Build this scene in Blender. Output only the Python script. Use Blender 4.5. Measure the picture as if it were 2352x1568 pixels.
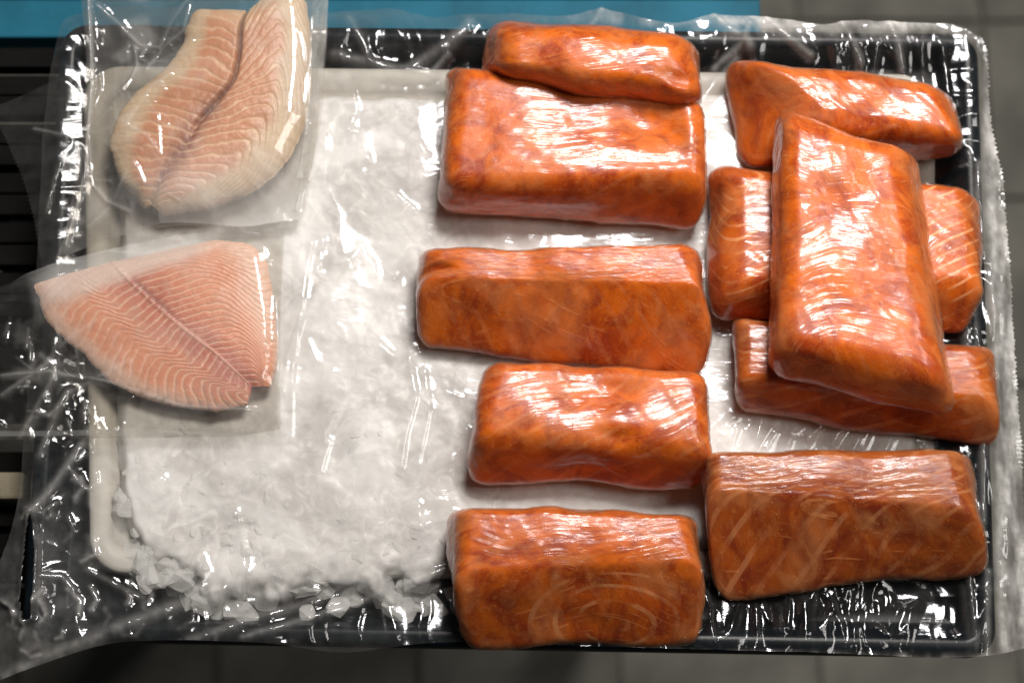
import bpy, bmesh, math, random
import numpy as np
from mathutils import Vector, Matrix

for o in list(bpy.data.objects):
    bpy.data.objects.remove(o)
scene = bpy.context.scene
col = scene.collection

# ------------------------------------------------------------------ camera
S = 1 / 4000.0            # metres per photograph unit (2352 wide) on the rim plane
FPX = 4573.0              # focal length in the same units (70 mm on 36 mm)
TILT = math.radians(13.5)
Z0 = 0.030                # height of the tray rim
DIST = FPX * S
CX, CY = 1176.0, 784.0
CAM = np.array([0.0, -DIST * math.sin(TILT), Z0 + DIST * math.cos(TILT)])
cam = bpy.data.cameras.new('camera')
cam.lens = 70.0
cam.sensor_width = 36.0
cam.clip_start = 0.01
cam.clip_end = 50
cam.dof.use_dof = True
cam.dof.focus_distance = DIST - 0.046
cam.dof.aperture_fstop = 5.0
camo = bpy.data.objects.new('camera', cam)
camo.location = CAM
camo.rotation_euler = (TILT, 0, 0)
col.objects.link(camo)
scene.camera = camo

# ------------------------------------------------------------------ light
world = bpy.data.worlds.new('World')
scene.world = world
world.use_nodes = True
bg = world.node_tree.nodes['Background']
bg.inputs[0].default_value = (0.62, 0.66, 0.70, 1)
bg.inputs[1].default_value = 0.038


def area_lamp(name, loc, target, sx, sy, power, color, spread=180):
    l = bpy.data.lights.new(name, 'AREA')
    l.shape = 'RECTANGLE'
    l.size, l.size_y = sx, sy
    l.energy = power
    l.color = color
    l.spread = math.radians(spread)
    o = bpy.data.objects.new(name, l)
    o.location = loc
    d = Vector(target) - Vector(loc)
    o.rotation_euler = d.to_track_quat('-Z', 'Y').to_euler()
    col.objects.link(o)
    return o


area_lamp('window_light', (0.27, 0.68, 1.34), (0.06, 0.0, 0.0), 0.46, 0.32, 29.5, (1.0, 0.975, 0.95))
area_lamp('fill_light', (0.80, 0.02, 1.20), (0.05, 0.0, 0.0), 0.40, 0.40, 5.2, (1.0, 0.96, 0.90))  # added fill lamp without a visible source, brightens the block fronts

scene.view_settings.view_transform = 'Standard'
scene.view_settings.look = 'None'
scene.view_settings.exposure = 0.0
scene.view_settings.gamma = 1.0
scene.view_settings.use_curve_mapping = False
scene.render.engine = 'CYCLES'
cy = scene.cycles
cy.max_bounces = 14
cy.transparent_max_bounces = 24
cy.diffuse_bounces = 4
cy.glossy_bounces = 3
cy.transmission_bounces = 6
cy.caustics_reflective = False
cy.caustics_refractive = False
cy.use_denoising = True
cy.denoising_input_passes = 'RGB_ALBEDO_NORMAL'
cy.denoising_prefilter = 'ACCURATE'

# ------------------------------------------------------------------ helpers
_F = np.array([0, math.sin(TILT), -math.cos(TILT)])
_U = np.array([0, math.cos(TILT), math.sin(TILT)])
_R = np.array([1.0, 0, 0])


def P(px, py, z=Z0):
    """photograph units -> world point on the level plane at height z"""
    px = np.asarray(px, float)
    py = np.asarray(py, float)
    z = np.asarray(z, float)
    d = _F * FPX + (px - CX)[..., None] * _R - (py - CY)[..., None] * _U
    k = (z - CAM[2]) / d[..., 2]
    return CAM + d * k[..., None]


def PL(pts, z=Z0):
    a = np.array(pts, float)
    return P(a[:, 0], a[:, 1], z)


def _hash(ix, iy, iz, seed):
    h = (ix * 374761393 + iy * 668265263 + iz * 1274126177 + seed * 974634541) & 0xFFFFFFFF
    h = ((h ^ (h >> 13)) * 1274126177) & 0xFFFFFFFF
    h = (h ^ (h >> 16)) & 0xFFFFFFFF
    return h / 4294967295.0


def vnoise(x, y, z=0.0, seed=0):
    x, y, z = np.broadcast_arrays(np.asarray(x, float), np.asarray(y, float), np.asarray(z, float))
    ix, iy, iz = (np.floor(v).astype(np.int64) for v in (x, y, z))
    fx, fy, fz = x - ix, y - iy, z - iz
    u, v, w = (f * f * f * (f * (f * 6 - 15) + 10) for f in (fx, fy, fz))
    r = 0
    for a in (0, 1):
        for b in (0, 1):
            for c in (0, 1):
                wt = (u if a else 1 - u) * (v if b else 1 - v) * (w if c else 1 - w)
                r = r + wt * _hash(ix + a, iy + b, iz + c, seed)
    return r


def fbm(x, y, z=0.0, oct=4, seed=0, gain=0.5):
    r, a, t = 0, 1.0, 0.0
    for i in range(oct):
        r = r + a * vnoise(np.asarray(x) * 2 ** i, np.asarray(y) * 2 ** i, np.asarray(z) * 2 ** i, seed + 17 * i)
        t += a
        a *= gain
    return r / t


def ridged(x, y, z=0.0, oct=3, seed=0):
    r, a, t = 0, 1.0, 0.0
    for i in range(oct):
        n = vnoise(np.asarray(x) * 2 ** i, np.asarray(y) * 2 ** i, np.asarray(z) * 2 ** i, seed + 31 * i)
        r = r + a * (1 - np.abs(2 * n - 1)) ** 2
        t += a
        a *= 0.5
    return r / t


def facet(x, y, seed=0):
    """flat triangular facets of random height: crumpled sheet"""
    x = np.asarray(x, float) + 0.9 * (vnoise(x * 0.6, y * 0.6, 0, seed + 5) - 0.5)
    y = np.asarray(y, float) + 0.9 * (vnoise(x * 0.6, y * 0.6, 7, seed + 6) - 0.5)
    ix, iy = np.floor(x).astype(np.int64), np.floor(y).astype(np.int64)
    fx, fy = x - ix, y - iy
    h00, h10, h01, h11 = (_hash(ix + a, iy + b, 0, seed) for a, b in ((0, 0), (1, 0), (0, 1), (1, 1)))
    return np.where(fx > fy, h00 + (h10 - h00) * fx + (h11 - h10) * fy, h00 + (h11 - h01) * fx + (h01 - h00) * fy)


def sstep(a, b, x):
    t = np.clip((x - a) / (b - a), 0, 1)
    return t * t * (3 - 2 * t)


def seg_dist(x, y, a, b):
    ax, ay = a[0], a[1]
    dx, dy = b[0] - ax, b[1] - ay
    t = np.clip(((x - ax) * dx + (y - ay) * dy) / (dx * dx + dy * dy + 1e-12), 0, 1)
    return np.hypot(x - ax - t * dx, y - ay - t * dy)


def poly_sd(x, y, poly):
    """signed distance to a polygon, positive inside"""
    d = np.full(np.shape(x), 1e9)
    ins = np.zeros(np.shape(x), bool)
    n = len(poly)
    for i in range(n):
        a, b = poly[i], poly[(i + 1) % n]
        d = np.minimum(d, seg_dist(x, y, a, b))
        c = (a[1] > y) != (b[1] > y)
        xi = (b[0] - a[0]) * (y - a[1]) / (b[1] - a[1] + 1e-12) + a[0]
        ins ^= c & (x < xi)
    return np.where(ins, d, -d)


def line_dist(x, y, pts):
    d = np.full(np.shape(x), 1e9)
    for a, b in zip(pts[:-1], pts[1:]):
        d = np.minimum(d, seg_dist(x, y, a, b))
    return d


def resample(pts, n, smooth=True):
    p = np.array(pts, float)
    d = np.r_[0, np.cumsum(np.linalg.norm(np.diff(p, axis=0), axis=1))]
    d /= d[-1]
    t = np.linspace(0, 1, n)
    out = np.stack([np.interp(t, d, p[:, k]) for k in range(p.shape[1])], 1)
    if smooth:
        w = max(1, n // (3 * len(pts)))
        ker = np.ones(2 * w + 1) / (2 * w + 1)
        for k in range(p.shape[1]):
            e = np.r_[2 * out[0, k] - out[w:0:-1, k], out[:, k], 2 * out[-1, k] - out[-2:-w - 2:-1, k]]
            s = np.convolve(e, ker, 'valid')
            s[0], s[-1] = out[0, k], out[-1, k]
            out[:, k] = s
    return out


def mesh_obj(name, verts, faces, mat, parent=None, smooth=True, attrs=None, loc=(0, 0, 0)):
    v = np.asarray(verts, float) - np.asarray(loc, float)
    me = bpy.data.meshes.new(name)
    if isinstance(faces, np.ndarray):
        k = faces.shape[1]
        me.vertices.add(len(v))
        me.vertices.foreach_set('co', v.astype(np.float32).ravel())
        me.loops.add(faces.size)
        me.loops.foreach_set('vertex_index', faces.astype(np.int32).ravel())
        me.polygons.add(len(faces))
        me.polygons.foreach_set('loop_start', np.arange(0, faces.size, k, dtype=np.int32))
        me.update(calc_edges=True)
    else:
        me.from_pydata(v.tolist(), [], faces)
        me.update()
    me.validate()
    if smooth:
        me.polygons.foreach_set('use_smooth', [True] * len(me.polygons))
    for an, (kind, data) in (attrs or {}).items():
        at = me.attributes.new(an, kind, 'POINT')
        data = np.asarray(data, np.float32)
        if kind == 'FLOAT':
            at.data.foreach_set('value', data.ravel())
        elif kind == 'FLOAT_VECTOR':
            at.data.foreach_set('vector', data.ravel())
        else:
            c = np.ones((len(data), 4), np.float32)
            c[:, :3] = data
            at.data.foreach_set('color', c.ravel())
    me.materials.append(mat)
    o = bpy.data.objects.new(name, me)
    col.objects.link(o)
    if parent is not None:
        o.parent = parent
    else:
        o.location = loc
    return o


def empty(name, loc):
    o = bpy.data.objects.new(name, None)
    o.empty_display_size = 0.02
    o.location = loc
    col.objects.link(o)
    return o


def tag(o, label=None, cat=None, group=None, kind=None):
    for k, v in (('label', label), ('category', cat), ('group', group), ('kind', kind)):
        if v:
            o[k] = v
    return o


def grid_faces(nu, nv, keep=None):
    i = np.arange(nu * nv).reshape(nv, nu)
    f = np.stack([i[:-1, :-1], i[1:, :-1], i[1:, 1:], i[:-1, 1:]], -1).reshape(-1, 4)
    return f if keep is None else f[keep[f].all(1)]


def coons(top, bottom, left, right, nu, nv):
    """top/bottom run left->right, left/right run top->bottom (photograph units)"""
    T, B = resample(top, nu), resample(bottom, nu)
    L, Rr = resample(left, nv), resample(right, nv)
    u = np.linspace(0, 1, nu)[None, :, None]
    v = np.linspace(0, 1, nv)[:, None, None]
    c = (1 - v) * T[None] + v * B[None] + (1 - u) * L[:, None] + u * Rr[:, None]
    c = c - ((1 - u) * (1 - v) * T[0] + u * (1 - v) * T[-1] + (1 - u) * v * B[0] + u * v * B[-1])
    return c


# ------------------------------------------------------------------ materials
class NT:
    def __init__(self, name):
        self.m = bpy.data.materials.new(name)
        self.m.use_nodes = True
        self.t = self.m.node_tree
        self.t.nodes.clear()
        self.out = self.t.nodes.new('ShaderNodeOutputMaterial')

    def n(self, typ, ins=None, **props):
        nd = self.t.nodes.new('ShaderNode' + typ)
        for k, v in props.items():
            setattr(nd, k, v)
        for k, v in (ins or {}).items():
            self.set(nd.inputs[k], v)
        return nd

    def set(self, sock, v):
        if isinstance(v, bpy.types.NodeSocket):
            self.t.links.new(v, sock)
        elif isinstance(v, bpy.types.Node):
            self.t.links.new(v.outputs[0], sock)
        else:
            if isinstance(v, (tuple, list)) and len(v) == 3 and sock.type == 'RGBA':
                v = (*v, 1)
            sock.default_value = v

    def math(self, op, a, b=0.0, c=0.0, clamp=False):
        nd = self.n('Math', operation=op, use_clamp=clamp)
        self.set(nd.inputs[0], a)
        self.set(nd.inputs[1], b)
        if op in ('MULTIPLY_ADD', 'SMOOTH_MIN', 'SMOOTH_MAX'):
            self.set(nd.inputs[2], c)
        return nd.outputs[0]

    def remap(self, v, a, b, lo=0.0, hi=1.0, smooth=True):
        nd = self.n('MapRange', interpolation_type='SMOOTHSTEP' if smooth else 'LINEAR')
        for i, x in enumerate((v, a, b, lo, hi)):
            self.set(nd.inputs[i], x)
        return nd.outputs[0]

    def mix(self, fac, a, b, blend='MIX'):
        nd = self.n('Mix', data_type='RGBA', blend_type=blend)
        self.set(nd.inputs[0], fac)
        self.set(nd.inputs[6], a)
        self.set(nd.inputs[7], b)
        return nd.outputs[2]

    def attr(self, name, out='Vector'):
        return self.n('Attribute', attribute_name=name).outputs[out]

    def mapping(self, vec, rot=(0, 0, 0), scale=(1, 1, 1), loc=(0, 0, 0)):
        nd = self.n('Mapping')
        self.set(nd.inputs['Vector'], vec)
        nd.inputs['Rotation'].default_value = [math.radians(a) for a in rot]
        nd.inputs['Scale'].default_value = scale
        nd.inputs['Location'].default_value = loc
        return nd.outputs[0]

    def cm(self):
        return self.mapping(self.n('TexCoord').outputs['Object'], scale=(100, 100, 100))

    def noise(self, vec, scale, detail=3, rough=0.5, dist=0.0, out='Fac'):
        nd = self.n('TexNoise')
        self.set(nd.inputs['Vector'], vec)
        nd.inputs['Scale'].default_value = scale
        nd.inputs['Detail'].default_value = detail
        nd.inputs['Roughness'].default_value = rough
        nd.inputs['Distortion'].default_value = dist
        return nd.outputs[out]

    def bump(self, h, strength, dist, normal=None):
        nd = self.n('Bump')
        self.set(nd.inputs['Height'], h)
        nd.inputs['Strength'].default_value = strength
        nd.inputs['Distance'].default_value = dist
        if normal is not None:
            self.set(nd.inputs['Normal'], normal)
        return nd.outputs[0]

    def done(self, shader):
        self.t.links.new(shader.outputs[0] if isinstance(shader, bpy.types.Node) else shader, self.out.inputs['Surface'])
        return self.m


def simple_mat(name, colr, rough, var=0.25, scale=0.6, spec=0.5, bump=0.0):
    n = NT(name)
    c = n.cm()
    f = n.noise(c, scale, 5, 0.6)
    dark = tuple(x * (1 - var) for x in colr)
    lite = tuple(min(1, x * (1 + var)) for x in colr)
    p = n.n('BsdfPrincipled', {'Base Color': n.mix(n.remap(f, 0.3, 0.7), dark, lite), 'Roughness': rough,
                               'Specular IOR Level': spec})
    if bump:
        n.set(p.inputs['Normal'], n.bump(n.noise(c, scale * 8, 4), 0.6, bump))
    return n.done(p)


def film_mat(name, haze=0.02, rough=0.12, tint=(0.93, 0.92, 0.90), hazecol=(0.80, 0.77, 0.73), wr=1.0, ior=1.5, edge=0.12):
    """thin clear film: straight-through light, mirror-like sheen and the milkiness and painted glints of its creases (vertex attribute)"""
    n = NT(name)
    v = n.cm()
    s = n.noise(n.mapping(v, rot=(0, 0, 35), scale=(0.5, 1.6, 1.6)), 1.0, 3, 0.5, 1.0)
    nor = n.bump(s, 0.5, 0.0011 * wr)
    facing = n.n('LayerWeight', {'Blend': 0.5}).outputs['Facing']
    fr = n.math('MULTIPLY_ADD', n.math('POWER', facing, 4.0), 0.80, 0.042)
    hz = n.math('MULTIPLY_ADD', n.math('POWER', facing, 2.0), edge, haze)
    hz = n.math('MINIMUM', n.math('ADD', hz, n.attr('milk', 'Fac')), 0.92)
    tr = n.n('BsdfTransparent', {'Color': tint})
    di = n.n('BsdfDiffuse', {'Color': hazecol})
    body = n.n('MixShader', {0: hz, 1: tr.outputs[0], 2: di.outputs[0]})
    gl = n.n('BsdfGlossy', {'Color': (0.97, 0.97, 1), 'Roughness': rough, 'Normal': nor})
    return n.done(n.n('MixShader', {0: fr, 1: body.outputs[0], 2: gl.outputs[0]}))


def wrap_mat(name):
    """cling film pulled tight over the flesh: tension creases, painted reflection streaks, trapped droplets, air patches"""
    n = NT(name)
    v = n.attr('grain')
    st_ = n.attr('pull')
    s = n.noise(st_, 1.0, 2, 0.6, 0.3)
    cr = n.n('TexVoronoi', {'Vector': n.mapping(st_, scale=(1.3, 0.24, 1.0)), 'Scale': 1.0}, feature='F1', voronoi_dimensions='2D')
    big = n.noise(v, 0.42, 3, 0.6, 0.8)
    vo = n.n('TexVoronoi', {'Vector': v, 'Scale': 6.0}, feature='F1')
    sep = n.n('SeparateColor', {0: vo.outputs['Color']})
    rad = n.math('MULTIPLY_ADD', sep.outputs[0], 0.32, 0.05)
    dm = n.remap(big, 0.42, 0.54)
    dot = n.math('MULTIPLY', n.remap(vo.outputs['Distance'], 0.0, rad, 1.0, 0.0), dm)
    msk = n.remap(big, 0.60, 0.40)
    line = n.math('MULTIPLY', n.remap(s, 0.61, 0.655), msk)  # reflections along the creases, painted into the film as pale streaks
    h = n.math('ADD', n.math('MULTIPLY', s, 0.30), n.math('MULTIPLY', dot, 0.45))
    h = n.math('ADD', h, n.math('MULTIPLY', cr.outputs['Distance'], 0.65))
    nor = n.bump(h, 1.0, 0.0008)
    facing = n.n('LayerWeight', {'Blend': 0.5}).outputs['Facing']
    fr = n.math('MULTIPLY_ADD', n.math('POWER', facing, 4.0), 0.8, 0.033)
    hz = n.math('MULTIPLY_ADD', n.math('POWER', facing, 2.0), 0.25, 0.004)
    hz = n.math('ADD', hz, n.attr('milk', 'Fac'))
    air = n.noise(n.mapping(v, loc=(6, 1, 4)), 0.9, 5, 0.62, 0.6)
    hz = n.math('ADD', hz, n.math('MULTIPLY', n.remap(air, 0.555, 0.585), 0.075))
    hz = n.math('ADD', hz, n.math('MULTIPLY', line, 0.24))
    hz = n.math('ADD', hz, n.math('MULTIPLY', dot, 0.34))
    hz = n.math('MINIMUM', hz, 0.8)
    tr = n.n('BsdfTransparent', {'Color': (0.98, 0.97, 0.96)})
    di = n.n('BsdfDiffuse', {'Color': (0.86, 0.34, 0.12)})
    body = n.n('MixShader', {0: hz, 1: tr.outputs[0], 2: di.outputs[0]})
    gl = n.n('BsdfGlossy', {'Color': (1, 0.98, 1), 'Roughness': 0.16, 'Normal': nor})
    return n.done(n.n('MixShader', {0: fr, 1: body.outputs[0], 2: gl.outputs[0]}))


def salmon_mat(name, rot=(0, 0, 30), lines=1.1, fat=0.5, dark=0.4, seed=0.0, rings=False, tone=1.0):
    n = NT(name)
    tl = 0.5 + 0.5 * tone
    g = n.mapping(n.attr('grain'), loc=(seed * 3.7, seed * 1.9, seed * 2.3))
    a = n.noise(g, 0.55, 4, 0.6, 0.8)
    c = n.mix(n.remap(a, 0.32, 0.68), (0.34 * tone, 0.031 * tone, 0.002), (0.74 * tone, 0.142 * tone, 0.003))
    b = n.noise(n.mapping(g, loc=(4, 4, 4)), 1.6, 4, 0.6, 1.0)
    c = n.mix(n.math('MULTIPLY', n.remap(b, 0.52, 0.75), 0.40), c, (0.76 * tone, 0.20 * tone, 0.014))
    w = n.n('TexWave', wave_type='RINGS' if rings else 'BANDS', bands_direction='X', rings_direction='Z')
    n.set(w.inputs['Vector'], n.mapping(n.attr('cut'), rot=rot, loc=(seed if not rings else 0, 0, 0), scale=(1, 1, 1) if not rings else (0.55, 1.0, 1.0)))
    w.inputs['Scale'].default_value = lines * 0.314
    w.inputs['Distortion'].default_value = 1.4 if rings else 2.0
    w.inputs['Detail'].default_value = 2.0
    w.inputs['Detail Scale'].default_value = 0.55
    fl = n.remap(w.outputs['Fac'], 0.80, 0.96)
    fl = n.math('MULTIPLY', fl, n.math('MULTIPLY', n.remap(n.noise(n.mapping(g, loc=(8, 1, 2)), 0.6, 3), 0.36, 0.62), fat))
    if rings:
        rad_ = n.n('VectorMath', {0: n.mapping(n.attr('cut'), scale=(0.55, 1, 0))}, operation='LENGTH').outputs['Value']
        fl = n.math('MULTIPLY', fl, n.remap(rad_, 2.0, 3.6, 1.0, 0.0))
    c = n.mix(fl, c, (0.84 * tl, 0.36 * tl, 0.15 * tl))
    d = n.noise(n.mapping(g, loc=(1, 9, 6)), 0.7, 5, 0.65, 0.5)
    c = n.mix(n.math('MULTIPLY', n.remap(d, 0.60, 0.74), dark), c, (0.10, 0.022, 0.010))
    sp = n.noise(n.mapping(g, loc=(5, 3, 8)), 6.0, 2, 0.5)
    c = n.mix(n.math('MULTIPLY', n.remap(sp, 0.60, 0.72), 0.22), c, (0.82 * tone, 0.34 * tone, 0.11 * tone))
    h = n.math('ADD', n.noise(g, 2.2, 4, 0.6), n.math('MULTIPLY', fl, 0.35))
    g2 = n.noise(n.mapping(g, loc=(2, 7, 1)), 16.0, 2, 0.6)
    c = n.mix(n.math('MULTIPLY', n.remap(g2, 0.55, 0.75), 0.22), c, (0.78 * tone, 0.26 * tone, 0.06 * tone))
    c = n.mix(n.math('MULTIPLY', n.remap(g2, 0.45, 0.25), 0.35), c, (0.22, 0.03, 0.004))
    p = n.n('BsdfPrincipled', {'Base Color': c, 'Roughness': 0.45, 'Normal': n.bump(h, 0.35, 0.0005)})
    return n.done(p)


def colour_mat(name, rough=0.4, sss=0.25):
    n = NT(name)
    v = n.cm()
    c = n.attr('albedo', 'Color')
    f = n.noise(v, 9.0, 3, 0.6)
    c = n.mix(n.math('MULTIPLY', n.remap(f, 0.5, 0.8), 0.25), c, (0.86, 0.66, 0.52))
    c = n.mix(n.math('MULTIPLY', n.remap(n.noise(n.mapping(v, loc=(4, 2, 1)), 1.3, 4, 0.65, 1.0), 0.45, 0.75), 0.45), c, (0.52, 0.30, 0.19))
    p = n.n('BsdfPrincipled', {'Base Color': c, 'Roughness': rough, 'Normal': n.bump(n.noise(v, 3.0, 4), 0.4, 0.0010)})
    return n.done(p)


def ice_mat(name, clear=0.0):
    n = NT(name)
    v = n.cm()
    a = n.noise(v, 0.22, 4, 0.55, 1.2)
    b = n.noise(n.mapping(v, loc=(3, 3, 3)), 0.75, 4, 0.6, 1.8)
    vo = n.n('TexVoronoi', {'Vector': n.mix(0.45, v, n.noise(v, 0.6, 3, out='Color')), 'Scale': 1.1}, feature='SMOOTH_F1')
    vo.inputs['Smoothness'].default_value = 0.35
    cell = n.n('SeparateColor', {0: vo.outputs['Color']}).outputs[0]
    c = n.mix(n.remap(a, 0.36, 0.64), (0.63, 0.605, 0.59), (0.83, 0.81, 0.80))
    c = n.mix(n.math('MULTIPLY', n.remap(b, 0.45, 0.72), 0.7), c, (0.92, 0.90, 0.885))
    c = n.mix(n.math('MULTIPLY', n.remap(cell, 0.45, 0.9), 0.28), c, (0.58, 0.555, 0.53))
    p = n.n('BsdfPrincipled', {'Base Color': c, 'Roughness': 0.35, 'IOR': 1.31,
                               'Normal': n.bump(n.math('ADD', b, n.math('MULTIPLY', cell, 0.5)), 0.25, 0.0014)})
    t = n.n('BsdfTransparent', {'Color': (0.975, 0.98, 0.98)})
    if clear:
        n.set(p.inputs['Base Color'], n.mix(n.remap(b, 0.4, 0.7), (0.86, 0.84, 0.82), (0.95, 0.94, 0.93)))
        f = n.math('MULTIPLY', n.remap(b, 0.35, 0.7, 1.0, 0.5), clear)
    else:
        p.inputs['Subsurface Weight'].default_value = 0.5
        p.inputs['Subsurface Scale'].default_value = 0.006
        p.inputs['Subsurface Radius'].default_value = (1, 1, 1)
        f = n.attr('melt', 'Fac')
    return n.done(n.n('MixShader', {0: f, 1: p.outputs[0], 2: t.outputs[0]}))


M_black = simple_mat('black_plastic', (0.005, 0.0075, 0.010), 0.30, 0.3, 0.8, 0.15, 0.00010)
M_foam = simple_mat('white_plastic', (0.52, 0.49, 0.44), 0.5, 0.12, 0.5)
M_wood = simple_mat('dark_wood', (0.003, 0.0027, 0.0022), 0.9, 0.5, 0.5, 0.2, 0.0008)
M_slat = simple_mat('pale_wood', (0.30, 0.26, 0.19), 0.7, 0.3, 0.5, 0.2, 0.0008)
M_blue = simple_mat('blue_paint', (0.008, 0.100, 0.155), 0.65, 0.22, 0.22, 0.2, 0.0003)
M_tile = simple_mat('concrete_tile', (0.19, 0.18, 0.152), 0.8, 0.25, 0.10, 0.3)
M_grout = simple_mat('grout', (0.172, 0.163, 0.137), 0.9, 0.3, 0.3, 0.2)
M_ice = ice_mat('ice_mass')
M_chunk = ice_mat('ice_clear', 0.74)
M_fillet = colour_mat('fish_flesh')
M_liner = film_mat('liner_film', haze=0.004, rough=0.11, wr=0.4)
M_bag = film_mat('bag_film', haze=0.004, rough=0.09, wr=0.6)
M_wrap = wrap_mat('cling_film')

# ------------------------------------------------------------------ floor, stand
FLOOR_Z = -1.02
TS = 0.215
fl = mesh_obj('floor', [(-2.5, -2.5, FLOOR_Z - 0.004), (2.5, -2.5, FLOOR_Z - 0.004), (2.5, 2.5, FLOOR_Z - 0.004), (-2.5, 2.5, FLOOR_Z - 0.004)],
              [(0, 1, 2, 3)], M_grout, smooth=False)
tag(fl, kind='structure')


def box_verts(x0, x1, y0, y1, z0, z1, bev=0.0):
    bm = bmesh.new()
    bmesh.ops.create_cube(bm, size=1.0)
    for v in bm.verts:
        v.co = Vector(((x0 + x1) / 2 + v.co.x * (x1 - x0), (y0 + y1) / 2 + v.co.y * (y1 - y0), (z0 + z1) / 2 + v.co.z * (z1 - z0)))
    if bev:
        bmesh.ops.bevel(bm, geom=list(bm.edges), offset=bev, segments=2, affect='EDGES', profile=0.6)
    vs = [tuple(v.co) for v in bm.verts]
    bm.verts.index_update()
    fs = [[v.index for v in f.verts] for f in bm.faces]
    bm.free()
    return vs, fs


tv, tf = box_verts(-TS / 2 + 0.003, TS / 2 - 0.003, -TS / 2 + 0.003, TS / 2 - 0.003, 0, 0.012, 0.002)
tile_src = None
ox = P(500, 1530, FLOOR_Z)[0]
oy = P(2300, 55, FLOOR_Z)[1]
rr = random.Random(4)
for j in range(-7, 4):
    for i in range(-3, 8):
        if tile_src is None:
            t = mesh_obj('tile', tv, tf, M_tile, fl, smooth=False)
            tile_src = t
        else:
            t = tile_src.copy()
            col.objects.link(t)
            t.parent = fl
        t.location = (ox + (i + 0.5) * TS, oy + (j + 0.5) * TS, FLOOR_Z - 0.006 + rr.uniform(-0.0012, 0.0012))
        t.rotation_euler = (rr.uniform(-.004, .004), rr.uniform(-.004, .004), 0)

# dark slatted stand under the tray (its end shows at the left)
stand = empty('slatted_stand', (-0.20, 0, FLOOR_Z))
tag(stand, 'dark wooden slatted stand beneath the left side of the tray', 'stand')


def part_box(name, parent, x0, x1, y0, y1, z0, z1, mat, bev=0.002):
    vs, fs = box_verts(x0, x1, y0, y1, z0, z1, bev)
    pl = np.array(parent.location)
    o = mesh_obj(name, np.array(vs) - pl, fs, mat, parent, smooth=False)
    return o


yt = P(40, 96, -0.03)[1]
yb = P(40, 1400, -0.03)[1]
npl = 22
for k in range(npl):
    ya = yt + (yb - yt) * k / npl
    yc = yt + (yb - yt) * (k + 1) / npl
    if 15 <= k <= 15:
        continue
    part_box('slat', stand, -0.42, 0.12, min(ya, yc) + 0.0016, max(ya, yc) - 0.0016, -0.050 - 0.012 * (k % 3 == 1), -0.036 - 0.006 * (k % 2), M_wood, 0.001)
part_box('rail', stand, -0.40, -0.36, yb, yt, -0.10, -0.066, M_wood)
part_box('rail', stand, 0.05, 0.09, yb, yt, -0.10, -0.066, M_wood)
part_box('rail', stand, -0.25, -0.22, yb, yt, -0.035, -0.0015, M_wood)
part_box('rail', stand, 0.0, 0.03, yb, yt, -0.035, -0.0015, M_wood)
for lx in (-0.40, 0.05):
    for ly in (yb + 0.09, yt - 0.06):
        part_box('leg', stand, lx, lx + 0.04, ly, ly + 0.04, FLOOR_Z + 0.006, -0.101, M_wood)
pa, pb = P(0, 1150, -0.03), P(0, 1088, -0.03)
sl = part_box('slat', stand, -0.42, P(62, 1100, -0.03)[0], pa[1], pb[1], -0.035, -0.022, M_slat)
sl['label'] = 'pale wooden slat among the dark ones'

# blue painted board behind the tray
bz = -0.06
e0, e1 = P(1746, 10, bz), P(-60, 82, bz)
board = empty('blue_board', (0, e0[1], FLOOR_Z))
tag(board, 'blue painted table board behind the upper edge of the tray', 'board')
part_box('top', board, -0.60, e0[0], P(1700, 86, bz)[1], P(1700, -1, bz)[1], bz - 0.02, bz, M_blue, 0.0015)
part_box('edge_strip', board, P(1560, 0, bz)[0], e0[0], P(1700, -2, bz)[1], P(1700, -8, bz)[1], bz - 0.02, bz + 0.002, M_slat, 0.001)
part_box('top', board, -0.60, e0[0] - 0.004, P(1700, -9, bz)[1], P(1700, -420, bz)[1], bz - 0.02, bz - 0.001, M_blue, 0.0015)
for lx in (-0.5, 0.06):
    part_box('leg', board, lx, lx + 0.05, e0[1] + 0.005, e0[1] + 0.055, FLOOR_Z + 0.006, bz - 0.021, M_wood)

# ------------------------------------------------------------------ black tray
TRAY_PX = [(140, 52), (2246, 74), (2292, 1508), (44, 1468)]
FOAM_PX = [(192, 148), (2150, 166), (2156, 1334), (194, 1322)]
TRAY = PL(TRAY_PX)[:, :2]
FOAM = PL(FOAM_PX, 0.024)[:, :2]


def round_quad(q, inset, r, seg=10):
    """corner-rounded quad (counter order kept), inset inwards by a distance"""
    q = np.array(q, float)
    c = q.mean(0)
    n = len(q)
    lines = []
    for i in range(n):
        a, b = q[i], q[(i + 1) % n]
        d = (b - a) / np.linalg.norm(b - a)
        nn = np.array([-d[1], d[0]])
        if np.dot(c - a, nn) < 0:
            nn = -nn
        lines.append((a + nn * inset, d, nn))
    pts = []
    for i in range(n):
        p0, d0, n0 = lines[i - 1]
        p1, d1, n1 = lines[i]
        A = np.array([[d0[0], -d1[0]], [d0[1], -d1[1]]])
        t = np.linalg.solve(A, p1 - p0)
        X = p0 + d0 * t[0]
        rr_ = max(0.001, r - inset * 0.7)
        cen = X + (n0 + n1) * rr_
        a0 = math.atan2(*(-n0)[::-1])
        a1 = math.atan2(*(-n1)[::-1])
        da = (a1 - a0 + math.pi) % (2 * math.pi) - math.pi
        for k in range(seg + 1):
            a = a0 + da * k / seg
            pts.append(cen + rr_ * np.array([math.cos(a), math.sin(a)]))
    return np.array(pts)


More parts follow.
